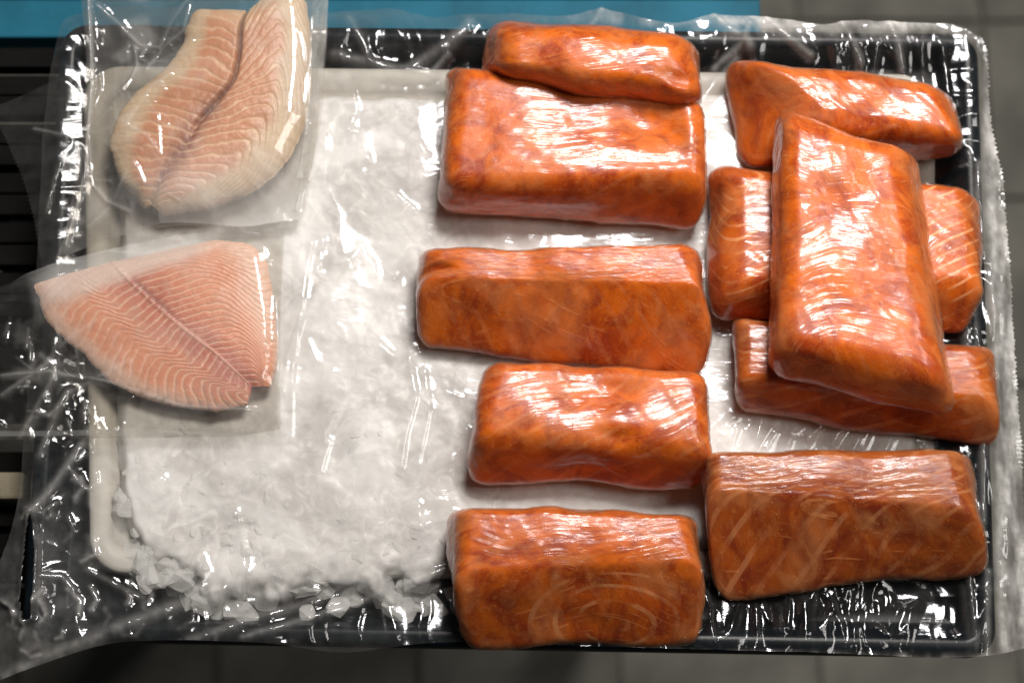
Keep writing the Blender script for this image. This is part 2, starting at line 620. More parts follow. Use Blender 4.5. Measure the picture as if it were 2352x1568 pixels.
def ring_tray(name, quad, prof, r, mat, parent=None):
    rings = []
    for ins, z in prof:
        p = round_quad(quad, ins, r)
        rings.append(np.c_[p, np.full(len(p), z)])
    n = len(rings[0])
    v = np.concatenate(rings)
    f = []
    for k in range(len(rings) - 1):
        for i in range(n):
            j = (i + 1) % n
            f.append((k * n + i, k * n + j, (k + 1) * n + j, (k + 1) * n + i))
    f.append(tuple(range((len(rings) - 1) * n, len(rings) * n)))
    return mesh_obj(name, v, f, mat, parent)


tray = empty('black_tray', (0, 0, 0))
tag(tray, 'large black plastic tray holding the ice and wrapped salmon', 'tray')
ring_tray('basin', TRAY, [(0.018, 0.0), (0.004, 0.001), (0.0015, 0.014), (0.0, 0.016), (-0.0004, 0.025), (0.001, 0.0285), (0.003, 0.030), (0.0085, 0.030),
                          (0.0105, 0.0285), (0.0115, 0.025), (0.016, 0.010), (0.018, 0.0065), (0.021, 0.005), (0.03, 0.0048)], 0.016, M_black, tray)
foam = ring_tray('white_inner_tray', FOAM, [(0.02, 0.0052), (0.003, 0.0055), (0.0, 0.012), (0.0005, 0.019), (0.002, 0.0215), (0.0045, 0.022), (0.0125, 0.021),
                                            (0.0145, 0.018), (0.018, 0.012), (0.03, 0.012)], 0.022, M_foam)
tag(foam, 'shallow white plastic tray with rounded corners under the ice', 'tray')

# ------------------------------------------------------------------ ice
ICE_PX = [(262, 300), (330, 225), (760, 205), (1100, 210), (1500, 190), (2110, 205), (2125, 700), (2120, 1040), (2125, 1180), (2080, 1250), (1700, 1255), (1100, 1262), (1000, 1330),
          (900, 1372), (760, 1345), (620, 1395), (480, 1378), (400, 1330), (330, 1300), (285, 1210), (258, 1050), (262, 700)]
ICE = PL(ICE_PX, 0.026)[:, :2]


def worley(x, y, cell, seed):
    gx, gy = x / cell, y / cell
    ix, iy = np.floor(gx).astype(np.int64), np.floor(gy).astype(np.int64)
    best = np.full(np.shape(x), 9.0)
    val = np.zeros(np.shape(x))
    for a in (-1, 0, 1):
        for b in (-1, 0, 1):
            cx, cy_ = ix + a, iy + b
            px = cx + _hash(cx, cy_, 1, seed)
            py = cy_ + _hash(cx, cy_, 2, seed)
            dx, dy = gx - px, gy - py
            d = np.hypot(dx, dy)
            pl = _hash(cx, cy_, 3, seed) + (_hash(cx, cy_, 4, seed) - 0.5) * dx * 1.6 + (_hash(cx, cy_, 5, seed) - 0.5) * dy * 1.6
            m = d < best
            val = np.where(m, pl, val)
            best = np.where(m, d, best)
    return val, best


def ice_height(x, y):
    wx = x + 0.006 * (fbm(x * 120, y * 120, 0, 3, 5) - 0.5)
    wy = y + 0.006 * (fbm(x * 120, y * 120, 3, 3, 9) - 0.5)
    v1, _ = worley(wx, wy, 0.022, 3)
    v2, _ = worley(wx, wy, 0.011, 8)
    z = 0.0235 + 0.0065 * (fbm(x * 18, y * 18, 0, 3, 2) - 0.3) + 0.0003 * (v1 - 0.5) + 0.0012 * (fbm(x / 0.008, y / 0.008, 0, 3, 4) - 0.5)
    return z


nu, nv = 400, 260
gx = np.linspace(ICE[:, 0].min() - 0.005, ICE[:, 0].max() + 0.005, nu)
gy = np.linspace(ICE[:, 1].min() - 0.005, ICE[:, 1].max() + 0.005, nv)
X, Y = np.meshgrid(gx, gy)
ragged = 0.005 + 0.020 * sstep(P(800, 1180)[1], P(800, 1300)[1], Y)
sd = poly_sd(X, Y, ICE) + ragged * (fbm(X * 60, Y * 60, 0, 3, 21) - 0.5)
prof = sstep(-0.002, 0.008, sd)
Zi = 0.0062 + (ice_height(X, Y) - 0.0062) * np.maximum(prof, 0) ** 0.6
front_ = sstep(P(800, 1180)[1], P(800, 1290)[1], Y)
melt = 0.9 * sstep(0.002 + 0.016 * front_, -0.002, sd + 0.012 * front_ * (fbm(X / 0.007, Y / 0.007, 0, 3, 25) - 0.5))
keep = (sd > -0.002).ravel()
ice = mesh_obj('ice_bed', np.stack([X, Y, Zi], -1).reshape(-1, 3), grid_faces(nu, nv, keep), M_ice, attrs={'melt': ('FLOAT', melt)})
tag(ice, 'bed of crushed ice filling the white tray under the film', 'ice', kind='stuff')

rr = random.Random(11)
chunk_meshes = []
for k in range(7):
    bm = bmesh.new()
    for _ in range(16):
        v = Vector((rr.gauss(0, 1), rr.gauss(0, 1), rr.gauss(0, 1))).normalized() * rr.uniform(0.75, 1.0)
        bm.verts.new((v.x * rr.uniform(.9, 1.1), v.y * 0.85, v.z * 0.6))
    res = bmesh.ops.convex_hull(bm, input=list(bm.verts))
    for v in [v for v in bm.verts if not v.link_faces]:
        bm.verts.remove(v)
    bmesh.ops.subdivide_edges(bm, edges=list(bm.edges), cuts=1, use_grid_fill=True)
    for _ in range(1):
        bmesh.ops.smooth_vert(bm, verts=list(bm.verts), factor=0.4, use_axis_x=True, use_axis_y=True, use_axis_z=True)
    for f in bm.faces:
        f.smooth = False
    me = bpy.data.meshes.new('ice_chunk')
    bm.to_mesh(me)
    bm.free()
    me.materials.append(M_chunk)
    chunk_meshes.append(me)
spots = []
for k in range(46):
    t = k / 45
    px = 300 + 745 * t + rr.uniform(-25, 25)
    lo_, hi_ = (1270, 1330) if t < 0.15 else (1300, 1402)
    spots.append((px, rr.uniform(lo_, hi_), rr.uniform(0.007, 0.0155)))
for (px, py, r) in [(870, 1340, 0.0135), (950, 1405, 0.010), (700, 1405, 0.009), (500, 1408, 0.009), (310, 1335, 0.010)]:
    spots.append((px, py, r))
spots = [(a, b, c, None) for (a, b, c) in spots]
nn_ = 0
while nn_ < 150:
    px, py = rr.uniform(275, 1060), rr.uniform(930, 1335)
    if rr.random() > ((py - 900) / 430.0) ** 1.2:
        continue
    w = P(px, py, 0.025)
    spots.append((px, py, rr.uniform(0.005, 0.014), float(ice_height(w[0], w[1]))))
    nn_ += 1
for (px, py, r, zi_) in spots:
    o = bpy.data.objects.new('ice_chunk', chunk_meshes[rr.randrange(7)])
    p = P(px, py, 0.016 if zi_ is None else 0.025)
    o.location = (p[0], p[1], 0.0065 + r * 0.62 if zi_ is None else zi_ - r * 0.42)
    o.scale = (r, r, r)
    o.rotation_euler = (rr.uniform(-.3, .3), rr.uniform(-.3, .3), rr.uniform(0, 6.28))
    col.objects.link(o)
    if zi_ is not None:
        tag(o, 'clear ice chunk lying among others on the lower half of the ice bed', 'ice chunk', 'clear ice chunks on the ice bed')
        continue
    tag(o, 'small loose ice chunk along the lower left edge of the ice bed', 'ice chunk', 'loose ice chunks at the lower edge')


# ------------------------------------------------------------------ liner film
def support(x, y):
    """height of what the film lies on"""
    st = poly_sd(x, y, TRAY)
    sf = poly_sd(x, y, FOAM)
    si = poly_sd(x, y, ICE)
    z = np.where(st < 0, 0.0305 + 0.75 * st, 0.0305)
    moat = 0.0305 - 0.0065 * np.clip((st - 0.009) / 0.024, 0, 1) ** 0.9
    z = np.where(st > 0.0, moat, z)
    zi = np.maximum(0.0232, ice_height(x, y) + 0.0006)
    w = sstep(-0.012, 0.006, np.maximum(sf, si))
    z = z * (1 - w) + np.maximum(zi, z * 0) * w
    return z, st, sf, si


CREASES = [  # (points, height, width, milk: cloudiness of the film and painted glint lines)
    ([(716, 555), (700, 640), (690, 735), (660, 820), (650, 900)], .0022, .0011, .10),
    ([(690, 735), (672, 850), (668, 1000)], .0016, .0013, .05),
    ([(855, 480), (880, 450), (910, 445), (950, 480)], .0018, .0011, .08),
    ([(905, 640), (925, 600), (1000, 555), (1095, 490)], .0020, .0010, .10),
    ([(900, 700), (912, 655), (905, 640)], .0016, .0010, .08),
    ([(800, 610), (830, 560), (845, 600)], .0012, .0009, .05),
    ([(940, 830), (955, 910), (930, 1000), (920, 1070)], .0024, .0018, .05),
    ([(975, 850), (985, 940), (960, 1060)], .0016, .0013, .04),
    ([(870, 790), (905, 818), (945, 805)], .0024, .0014, .12),
    ([(735, 1080), (745, 1040), (755, 1015)], .0022, .0022, .02),
    ([(540, 1180), (555, 1230), (560, 1300)], .0026, .0024, .03),
    ([(270, 1170), (310, 1140), (370, 1100)], .0026, .0026, .03),
    ([(790, 420), (900, 380), (960, 372)], .0014, .0010, .06),
    ([(810, 210), (818, 250), (800, 300)], .0016, .0012, .06),
    ([(1040, 1060), (1060, 1020), (1070, 985)], .0018, .0014, .03),
    ([(0, 1556), (280, 1440), (560, 1334), (720, 1285), (880, 1228), (1040, 1190)], .0040, .0034, .12),
    ([(440, 1475), (600, 1415), (800, 1360), (1040, 1262)], .0036, .0024, .10),
    ([(560, 1466), (780, 1400), (1040, 1300)], .0030, .0018, .12),
    ([(200, 1310), (330, 1375), (335, 1400)], .0022, .0018, .08),
    ([(95, 1050), (130, 960), (160, 900)], .0026, .0018, .10),
    ([(60, 1195), (110, 1140), (150, 1085), (210, 990)], .0036, .0022, .16),
    ([(770, 130), (930, 165), (1030, 110), (1080, 60)], .0040, .0030, .12),
    ([(930, 165), (990, 170), (1030, 130)], .0036, .0016, .16),
    ([(800, 40), (830, 95), (850, 140)], .0030, .0020, .08),
    ([(1385, 10), (1370, 50), (1340, 90)], .0040, .0022, .12),
    ([(1640, 40), (1690, 90), (1720, 112)], .0045, .0025, .16),
    ([(1640, 160), (1700, 110), (1720, 60)], .0035, .0020, .14),
    ([(1760, 45), (1810, 95), (1860, 130)], .0035, .0020, .14),
    ([(1930, 60), (1960, 110), (1975, 150)], .0030, .0020, .12),
    ([(2040, 60), (2060, 110), (2070, 160)], .0030, .0018, .12),
    ([(1600, 250), (1640, 190), (1690, 140)], .0030, .0020, .14),
]
rrc = random.Random(5)
for k in range(26):   # short tension folds pulled towards the rim along the front and the right
    x0 = rrc.uniform(1600, 2270)
    y0 = rrc.uniform(1330, 1400)
    sl_ = rrc.uniform(-70, 20)
    CREASES.append(([(x0, y0), (x0 + sl_ * 0.5, y0 + 60), (x0 + sl_, rrc.uniform(1440, 1500))], rrc.uniform(.0014, .0036), rrc.uniform(.0014, .0030), 0.0))
for k in range(11):
    x0 = rrc.uniform(1850, 2210)
    CREASES.append(([(x0, rrc.uniform(85, 120)), (x0 + rrc.uniform(-14, 14), rrc.uniform(150, 230))], rrc.uniform(.0010, .0026), rrc.uniform(.0010, .0020), .01))
for k in range(22):
    y0 = rrc.uniform(250, 1450)
    x0 = rrc.uniform(2190, 2330)
    CREASES.append(([(x0, y0), (x0 + rrc.uniform(-6, 22), y0 + rrc.uniform(80, 240))], rrc.uniform(.0010, .0028), rrc.uniform(.0010, .0022), rrc.uniform(.02, .14)))
for k in range(26):
    x0 = rrc.uniform(1640, 2130)
    y0 = rrc.uniform(955, 1010)
    CREASES.append(([(x0, y0), (x0 + rrc.uniform(-45, -15), y0 + rrc.uniform(30, 75))], rrc.uniform(.0008, .0020), rrc.uniform(.0008, .0014), .02))
for k in range(14):
    x0, y0 = rrc.uniform(700, 1060), rrc.uniform(230, 1250)
    a = rrc.uniform(-0.5, 1.9)
    l = rrc.uniform(25, 90)
    CREASES.append(([(x0, y0), (x0 + l * math.sin(a) * .6, y0 + l * math.cos(a))], rrc.uniform(.0008, .0018), rrc.uniform(.0008, .0014), .04))

for k in range(44):   # crinkles in the loose corner and left side, bright glint lines painted as milk
    if k < 26:
        x0, y0 = rrc.uniform(0, 480), rrc.uniform(1290, 1540)
    else:
        x0, y0 = rrc.uniform(60, 210), rrc.uniform(740, 1300)
    a = rrc.gauss(0.9, 0.7)
    l = rrc.uniform(20, 80)
    CREASES.append(([(x0, y0), (x0 + l * math.cos(a) * .6, y0 - l * math.sin(a) * .5), (x0 + l * math.cos(a + .5), y0 - l * math.sin(a + .5))], rrc.uniform(.0010, .0026), .0012, rrc.uniform(.04, .2)))
top_e = [(118, 150), (150, 40), (300, 8), (450, 15), (560, 40), (700, 40), (800, 20), (900, 15), (1000, 45), (1100, 35), (1180, 28), (1300, 42), (1385, 12), (1480, 45),
         (1560, 62), (1640, 32), (1760, 40), (1900, 64), (1960, 48), (2100, 55), (2190, 58), (2250, 92)]
bot_e = [(-60, 1575), (100, 1522), (250, 1476), (400, 1470), (640, 1478), (780, 1502), (1000, 1474), (1300, 1482), (1600, 1492), (1900, 1500), (2150, 1512), (2280, 1508), (2362, 1484)]
left_e = [(118, 150), (98, 300), (88, 600), (64, 900), (52, 1080), (36, 1200), (-25, 1330), (-60, 1575)]
right_e = [(2250, 92), (2266, 130), (2270, 260), (2284, 330), (2302, 390), (2308, 460), (2322, 600), (2332, 750), (2341, 880), (2352, 1010), (2360, 1200), (2362, 1484)]
nu, nv = 620, 420
C = coons(top_e, bot_e, left_e, right_e, nu, nv)
# torn, slightly toothed edges
tooth = 5.0 * (vnoise(np.arange(nv) * 0.9, 0, 0, 3) - 0.3) + 3.0 * (np.arange(nv) % 3 == 0)
fall = np.exp(-np.arange(nu)[::-1] / 3.0)
C[..., 0] += tooth[:, None] * fall[None, :]
W = P(C[..., 0], C[..., 1], Z0)
X, Y = W[..., 0].copy(), W[..., 1].copy()
z, st, sf, si = support(X, Y)
# soften so that the film bridges the gaps of the ice
k = 9
ker = np.ones(2 * k + 1) / (2 * k + 1)
zs = np.apply_along_axis(lambda a: np.convolve(np.pad(a, k, 'edge'), ker, 'valid'), 0, z)
zs = np.apply_along_axis(lambda a: np.convolve(np.pad(a, k, 'edge'), ker, 'valid'), 1, zs)
z = zs + 0.0022
moat = sstep(-0.004, 0.004, st) * sstep(0.006, -0.010, np.maximum(sf, si))
wxy = 0.02 * (fbm(X * 30, Y * 30, 0, 2, 7) - 0.5)
vert = ridged((X + wxy + 0.15 * Y) / 0.016, Y / 0.080, 0, 2, 40)
hori = ridged((X) / 0.060, (Y + wxy) / 0.018, 0, 2, 41)
ex = np.minimum(np.abs(X - TRAY[:, 0].min()), np.abs(X - TRAY[:, 0].max()))
ey = np.minimum(np.abs(Y - TRAY[:, 1].min()), np.abs(Y - TRAY[:, 1].max()))
wv = sstep(-0.03, 0.03, ex - ey)
wr = vert * wv + hori * (1 - wv)
z += moat * (0.0034 * (wr - 0.25))
z += (1 - moat) * np.where(st > 0, 1, 0) * 0.0009 * ridged(X / 0.040 + wxy * 30, Y / 0.060, 0, 1, 44)
out = sstep(0.004, -0.006, st)
z += out * 0.0042 * (fbm(X / 0.014, Y / 0.02, 0, 3, 47) - 0.3)
inner = sstep(0.0, 0.008, np.maximum(sf, si))
z += (0.0015 - 0.0011 * inner) * facet((X + 0.25 * Y) / 0.010, Y / 0.046, 60) + 0.0003 * inner * facet(X / 0.012, Y / 0.012, 61)
milk = np.zeros_like(z)
for pts, hh, ww, mk in CREASES:
    d = line_dist(X, Y, PL(pts)[:, :2])
    b = np.exp(-(d / ww) ** 2)
    ww = max(ww, 0.0013)
    b = np.exp(-(d / ww) ** 2)
    z += hh * (0.45 * b + 0.45 * np.exp(-(d / (2.6 * ww)) ** 2))
    milk = np.maximum(milk, mk * np.exp(-(d / (ww * 1.1)) ** 2))
px = C[..., 0]
py = C[..., 1]
milk += 0.50 * sstep(0.003, -0.006, st) * sstep(1100, 1900, px) * np.clip(1.9 * fbm(X / 0.009, Y / 0.03, 0, 4, 70, 0.65) - 0.45, 0.08, 1)
milk += 0.03 * sstep(0.003, -0.006, st) * (0.5 + 0.6 * fbm(X / 0.012, Y / 0.03, 0, 4, 71))
milk += 0.10 * sstep(300, 80, px) * sstep(1050, 1300, py) * (fbm(X / 0.01, Y / 0.01, 0, 5, 72))
milk += 0.07 * fbm(X / 0.009, Y / 0.009, 0, 5, 73) * sstep(0.0, 0.006, np.maximum(sf, si))
milk += 0.10 * sstep(0.56, 0.72, fbm(X / 0.02, Y / 0.02, 0, 5, 74)) * sstep(0.0, 0.006, np.maximum(sf, si))
milk += 0.03 * moat * fbm(X / 0.006, Y / 0.006, 0, 4, 75) * sstep(1300, 700, px)
milk += 0.26 * sstep(115, 60, py) * sstep(1480, 1700, px) * np.clip(1.8 * fbm(X / 0.010, Y / 0.010, 0, 4, 76) - 0.3, 0, 1)  # light caught by the top right wrinkles, painted as extra whiteness
milk *= 0.45 + 1.1 * fbm(X / 0.004, Y / 0.004, 0, 4, 77, 0.65)
# a lengthwise tear over the rim at the lower left
tear = PL([(78, 1185), (84, 1260), (82, 1350), (74, 1420), (60, 1425), (55, 1380), (60, 1300), (68, 1230)])[:, :2]
sdt = poly_sd(X, Y, tear)
z += 0.0035 * np.exp(-((sdt + 0.001) / 0.002) ** 2)
z = np.maximum(z, np.where(st > 0, 0.0075, -0.05))
keep = (sdt < 0.0).ravel()
liner = mesh_obj('plastic_liner', np.stack([X, Y, z], -1).reshape(-1, 3), grid_faces(nu, nv, keep), M_liner, attrs={'milk': ('FLOAT', milk)})
tag(liner, 'large crinkled clear plastic sheet covering the ice and hanging over the tray rim', 'plastic sheet')
LX, LY, LZ = X, Y, z

# ------------------------------------------------------------------ fish fillets
def lin(c):
    c = np.asarray(c, float) / 255.0
    return np.where(c <= 0.04045, c / 12.92, ((c + 0.055) / 1.055) ** 2.4)


def make_fillet(name, mid, left, right, zb, T, nstr, fn, label, ns=300, nt=201):
    root_c = PL([mid[len(mid) // 2]], zb)[0]
    m_ = PL(resample(mid, ns), zb)[:, :2]
    l_ = PL(resample(left, ns), zb)[:, :2]
    r_ = PL(resample(right, ns), zb)[:, :2]
    for q_, sd_ in ((l_, 3), (r_, 8)):      # slightly ragged knife line
        q_ += 0.0022 * (np.stack([fbm(q_[:, 0] / 0.006, q_[:, 1] / 0.006, k_, 3, 140 + sd_) for k_ in (0, 9)], 1) - 0.5)
    s = np.linspace(0, 1, ns)[:, None]
    t = np.linspace(-1, 1, nt)[None, :]
    at = np.abs(t)
    XY = np.where((t < 0)[..., None], m_[:, None] + (l_ - m_)[:, None] * at[..., None], m_[:, None] + (r_ - m_)[:, None] * at[..., None])
    x, y = XY[..., 0], XY[..., 1]
    edge = np.clip(1 - at ** 2.6, 0, 1) ** 0.55
    ends = sstep(-0.02, 0.10, s) ** 0.5 * sstep(1.02, 0.88, s) ** 0.5
    h = T * (0.16 + 0.84 * edge) * (0.25 + 0.75 * ends)
    albedo, dh = fn(s + 0 * t, t + 0 * s, x, y, nstr)
    h = np.maximum(h + dh, 0.0006)
    h += 0.0009 * (fbm(x / 0.012, y / 0.012, 0, 3, 90) - 0.5) * edge
    n = ns * nt
    v = np.concatenate([np.stack([x, y, zb + h], -1).reshape(-1, 3), np.stack([x, y, np.full_like(x, zb)], -1).reshape(-1, 3)])
    f = grid_faces(nt, ns)
    i = np.arange(n).reshape(ns, nt)
    loop = np.r_[i[0, :-1], i[:-1, -1], i[-1, :0:-1], i[:0:-1, 0]]
    nx = np.roll(loop, -1)
    f = np.concatenate([f, f[:, ::-1] + n, np.stack([nx, loop, loop + n, nx + n], -1)])
    al = np.concatenate([albedo.reshape(-1, 3)] * 2)
    o = mesh_obj(name, v, f, M_fillet, None, attrs={'albedo': ('FLOAT_COLOR', al)}, loc=tuple(root_c))
    tag(o, label, 'fish fillet')
    return o


def stripes(ph, sharp):
    w = 0.5 + 0.5 * np.cos(2 * np.pi * ph)
    return np.clip(w, 0, 1) ** sharp


def pattern_upper(s, t, x, y, nstr):
    at = np.abs(t)
    wob = 0.055 * (fbm(x / 0.014, y / 0.014, 0, 4, 100) - 0.5)
    bend = np.where(t < 0, 0.10 * at - 0.10 * at ** 2, 0.17 * np.sin(np.clip(at, 0, 1) * 2.4) - 0.30 * sstep(0.55, 1, at))
    ph = (s + bend + wob) * nstr
    w = stripes(ph, 4.5)
    c_musc = lin((188, 124, 86))
    c_line = lin((226, 190, 156))
    c_pale = lin((206, 182, 150))
    c_red = lin((118, 58, 44))
    big = fbm(x / 0.02, y / 0.02, 0, 4, 101)
    a = c_musc[None, None] * (0.85 + 0.4 * big[..., None])
    red = np.exp(-(at / (0.10 + 0.08 * s)) ** 2) * sstep(0.15, 0.7, s) * (0.55 + 0.6 * fbm(x / 0.004, y / 0.004, 0, 3, 102))
    a = a + (c_red - a) * np.clip(red, 0, 0.9)[..., None]
    a = a + (c_line - a) * (w * 0.75 * np.clip(2.2 * big - 0.35, 0.15, 1.1) * (1 - 0.4 * np.exp(-(at / 0.1) ** 2)))[..., None]
    pale = np.maximum(sstep(0.50, 0.74, at + 0.25 * (big - 0.5)), sstep(0.14, 0.0, s + 0.1 * (big - 0.5)))
    pale = np.maximum(pale, 0.75 * sstep(0.88, 1.0, s))
    a = a + (c_pale - a) * (0.88 * pale)[..., None]
    cle = np.exp(-((t - 0.0) / 0.024) ** 2) * sstep(0.66, 0.5, s)
    a = a + (lin((95, 45, 25)) - a) * (0.85 * cle)[..., None]
    dh = -0.0050 * np.exp(-(t / 0.035) ** 2) * sstep(0.70, 0.5, s) - 0.0004 * w
    return a, dh


def pattern_lower(s, t, x, y, nstr):
    at = np.abs(t)
    wob = 0.042 * (fbm(x / 0.014, y / 0.014, 0, 4, 110) - 0.5)
    zig_l = -0.05 * at + 0.12 * sstep(0.30, 0.50, at) - 0.05 * sstep(0.5, 1.0, at)
    zig_r = -0.02 * at - 0.30 * sstep(0.42, 0.95, at)
    ph = (s + np.where(t < 0, zig_l, zig_r) + wob) * nstr
    w = stripes(ph, 4.5)
    big = fbm(x / 0.02, y / 0.02, 0, 4, 111)
    c_musc = lin((216, 138, 100))
    c_deep = lin((176, 80, 54))
    c_line = lin((234, 188, 158))
    c_pale = lin((226, 186, 164))
    a = c_musc[None, None] + (c_deep - c_musc) * np.clip(np.exp(-(at / 0.30) ** 2) * 0.9 + 0.4 * sstep(0.45, 0.9, s) * (at < 0.7), 0, 1)[..., None]
    a = a * (0.9 + 0.25 * big[..., None])
    a = a + (c_line - a) * (w * 0.8 * np.clip(2.2 * big - 0.30, 0.2, 1))[..., None]
    ml = np.exp(-((t + 0.012) / 0.022) ** 2)
    a = a + (lin((224, 160, 140)) - a) * (0.85 * ml * sstep(0.25, 0.5, s))[..., None]
    ml2 = np.exp(-((t - 0.03) / 0.030) ** 2) * sstep(0.62, 0.35, s) * sstep(0.10, 0.2, s)
    a = a + (lin((140, 62, 42)) - a) * (0.85 * ml2)[..., None]
    pale = np.where(t < 0, sstep(0.74, 0.92, at + 0.12 * (big - 0.5)), sstep(0.60, 0.88, at + 0.2 * (big - 0.5)) * sstep(0.95, 0.55, s) + 0.9 * sstep(0.90, 0.97, at) * sstep(0.55, 0.9, s))
    pale = np.maximum(pale, sstep(0.17, 0.10, s + 0.02 * (big - 0.5)))
    a = a + (c_pale - a) * (0.9 * np.clip(pale, 0, 1))[..., None]
    oliv = (t < 0) * np.exp(-((at - 0.95) / 0.035) ** 2) * sstep(0.40, 0.5, s) * sstep(0.86, 0.7, s) * sstep(0.45, 0.6, vnoise(s * 60, at * 4, 0, 112))
    a = a + (lin((105, 80, 40)) - a) * (0.75 * oliv)[..., None]
    pink = (t < 0) * np.exp(-((at - 0.93) / 0.05) ** 2) * sstep(0.72, 0.85, s)
    a = a + (lin((222, 130, 100)) - a) * (0.5 * pink)[..., None]
    dh = -0.0004 * w + 0.0006 * ml
    return a, dh


F1_MID = [(572, 34), (558, 80), (555, 140), (543, 200), (500, 252), (462, 295), (438, 345), (395, 400), (352, 476)]
F1_L = [(486, 26), (444, 30), (429, 62), (422, 110), (385, 160), (325, 205), (275, 260), (250, 330), (272, 410), (332, 478)]
F1_R = [(650, -30), (698, -8), (711, 40), (716, 110), (715, 200), (704, 290), (660, 378), (590, 440), (480, 482), (372, 496)]
F2_MID = [(262, 605), (300, 648), (345, 690), (400, 738), (450, 778), (500, 815), (548, 860), (580, 890)]
F2_L = [(80, 652), (105, 735), (150, 782), (200, 815), (240, 868), (310, 908), (420, 940), (520, 944), (566, 932)]
F2_R = [(500, 552), (570, 560), (612, 588), (622, 640), (634, 720), (638, 790), (634, 850), (622, 888)]
ZB1, ZB2 = 0.0385, 0.0345
fillet_a = make_fillet('fish_fillet', F1_MID, F1_L, F1_R, ZB1, 0.013, 20, pattern_upper, 'pale tan fish fillet with a dark central split in the upper clear bag')
fillet_b = make_fillet('fish_fillet', F2_MID, F2_L, F2_R, ZB2, 0.009, 25, pattern_lower, 'pink triangular fish fillet with herringbone flesh in the lower clear bag')


def make_bag(name, top, bottom, left, right, nu, nv, zfun, label, seals, milkfun, teeth=None, back=True, cat='plastic bag'):
    C = coons(top, bottom, left, right, nu, nv)
    if teeth is not None:
        teeth(C)
    W = P(C[..., 0], C[..., 1], 0.036)
    X, Y = W[..., 0], W[..., 1]
    z0, z1 = zfun(X, Y, C[..., 0], C[..., 1])
    mk = milkfun(X, Y, C[..., 0], C[..., 1])
    c0 = np.array([X.mean(), Y.mean(), z0.mean()])
    root = empty(name, c0)
    tag(root, label, cat)
    mesh_obj('upper_film', np.stack([X, Y, z1], -1).reshape(-1, 3) - c0, grid_faces(nu, nv), M_bag, root, attrs={'milk': ('FLOAT', mk)})
    if back:
        q = (slice(None, None, 4), slice(None, None, 4))
        Xb, Yb, zb = X[q], Y[q], z0[q]
        mesh_obj('lower_film', np.stack([Xb, Yb, zb], -1).reshape(-1, 3) - c0, grid_faces(Xb.shape[1], Xb.shape[0]), M_bag, root, attrs={'milk': ('FLOAT', mk[q] * 0.4)})
    for pts, wd in seals:
        a = PL(resample(pts, 60), 0.036)[:, :2]
        d = np.gradient(a, axis=0)
        d /= np.linalg.norm(d, axis=1)[:, None]
        nn = np.stack([-d[:, 1], d[:, 0]], 1)
        rows = []
        for kk in range(5):
            q = a + nn * (kk / 4 - 0.5) * wd
            # sample the film height below
            ii = np.argmin((X.ravel()[None, ::7] - q[:, :1]) ** 2 + (Y.ravel()[None, ::7] - q[:, 1:2]) ** 2, axis=1)
            zz = z1.ravel()[::7][ii] + 0.0006
            rows.append(np.c_[q, np.convolve(np.pad(zz, 4, 'edge'), np.ones(9) / 9, 'valid')])
        v = np.stack(rows, 0).reshape(-1, 3)
        mesh_obj('seal_strip', v - c0, grid_faces(60, 5), M_seal, root)
    return root


def seal_mat():
    n = NT('seal_strip')
    v = n.cm()
    w1 = n.n('TexChecker', {'Vector': n.mapping(v, rot=(0, 0, 45)), 'Scale': 12.0})
    hz = n.math('MULTIPLY_ADD', w1.outputs['Fac'], 0.10, 0.06)
    nor = n.bump(w1.outputs['Fac'], 0.4, 0.0004)
    tr = n.n('BsdfTransparent', {'Color': (0.9, 0.9, 0.88)})
    di = n.n('BsdfDiffuse', {'Color': (0.78, 0.76, 0.72)})
    b = n.n('MixShader', {0: hz, 1: tr.outputs[0], 2: di.outputs[0]})
    gl = n.n('BsdfGlossy', {'Roughness': 0.2, 'Normal': nor})
    return n.done(n.n('MixShader', {0: 0.05, 1: b.outputs[0], 2: gl.outputs[0]}))


M_seal = seal_mat()


def fold_field(X, Y, folds):
    z = np.zeros_like(X)
    m = np.zeros_like(X)
    for pts, hh, ww, mk in folds:
        d = line_dist(X, Y, PL(pts, 0.04)[:, :2])
        ww = max(ww * 0.7, 0.0007)
        z = np.maximum(z, 0.6 * hh * (0.5 * np.exp(-(d / ww) ** 2) + 0.5 * np.exp(-(d / (2.6 * ww)) ** 2)))
        m = np.maximum(m, mk * np.exp(-(d / (1.2 * ww)) ** 2))
    return z, m


POLY1 = np.concatenate([PL(F1_L, ZB1), PL(F1_R, ZB1)[::-1]])[:, :2]
POLY2 = np.concatenate([PL(F2_L, ZB2), PL(F2_R, ZB2)[::-1]])[:, :2]

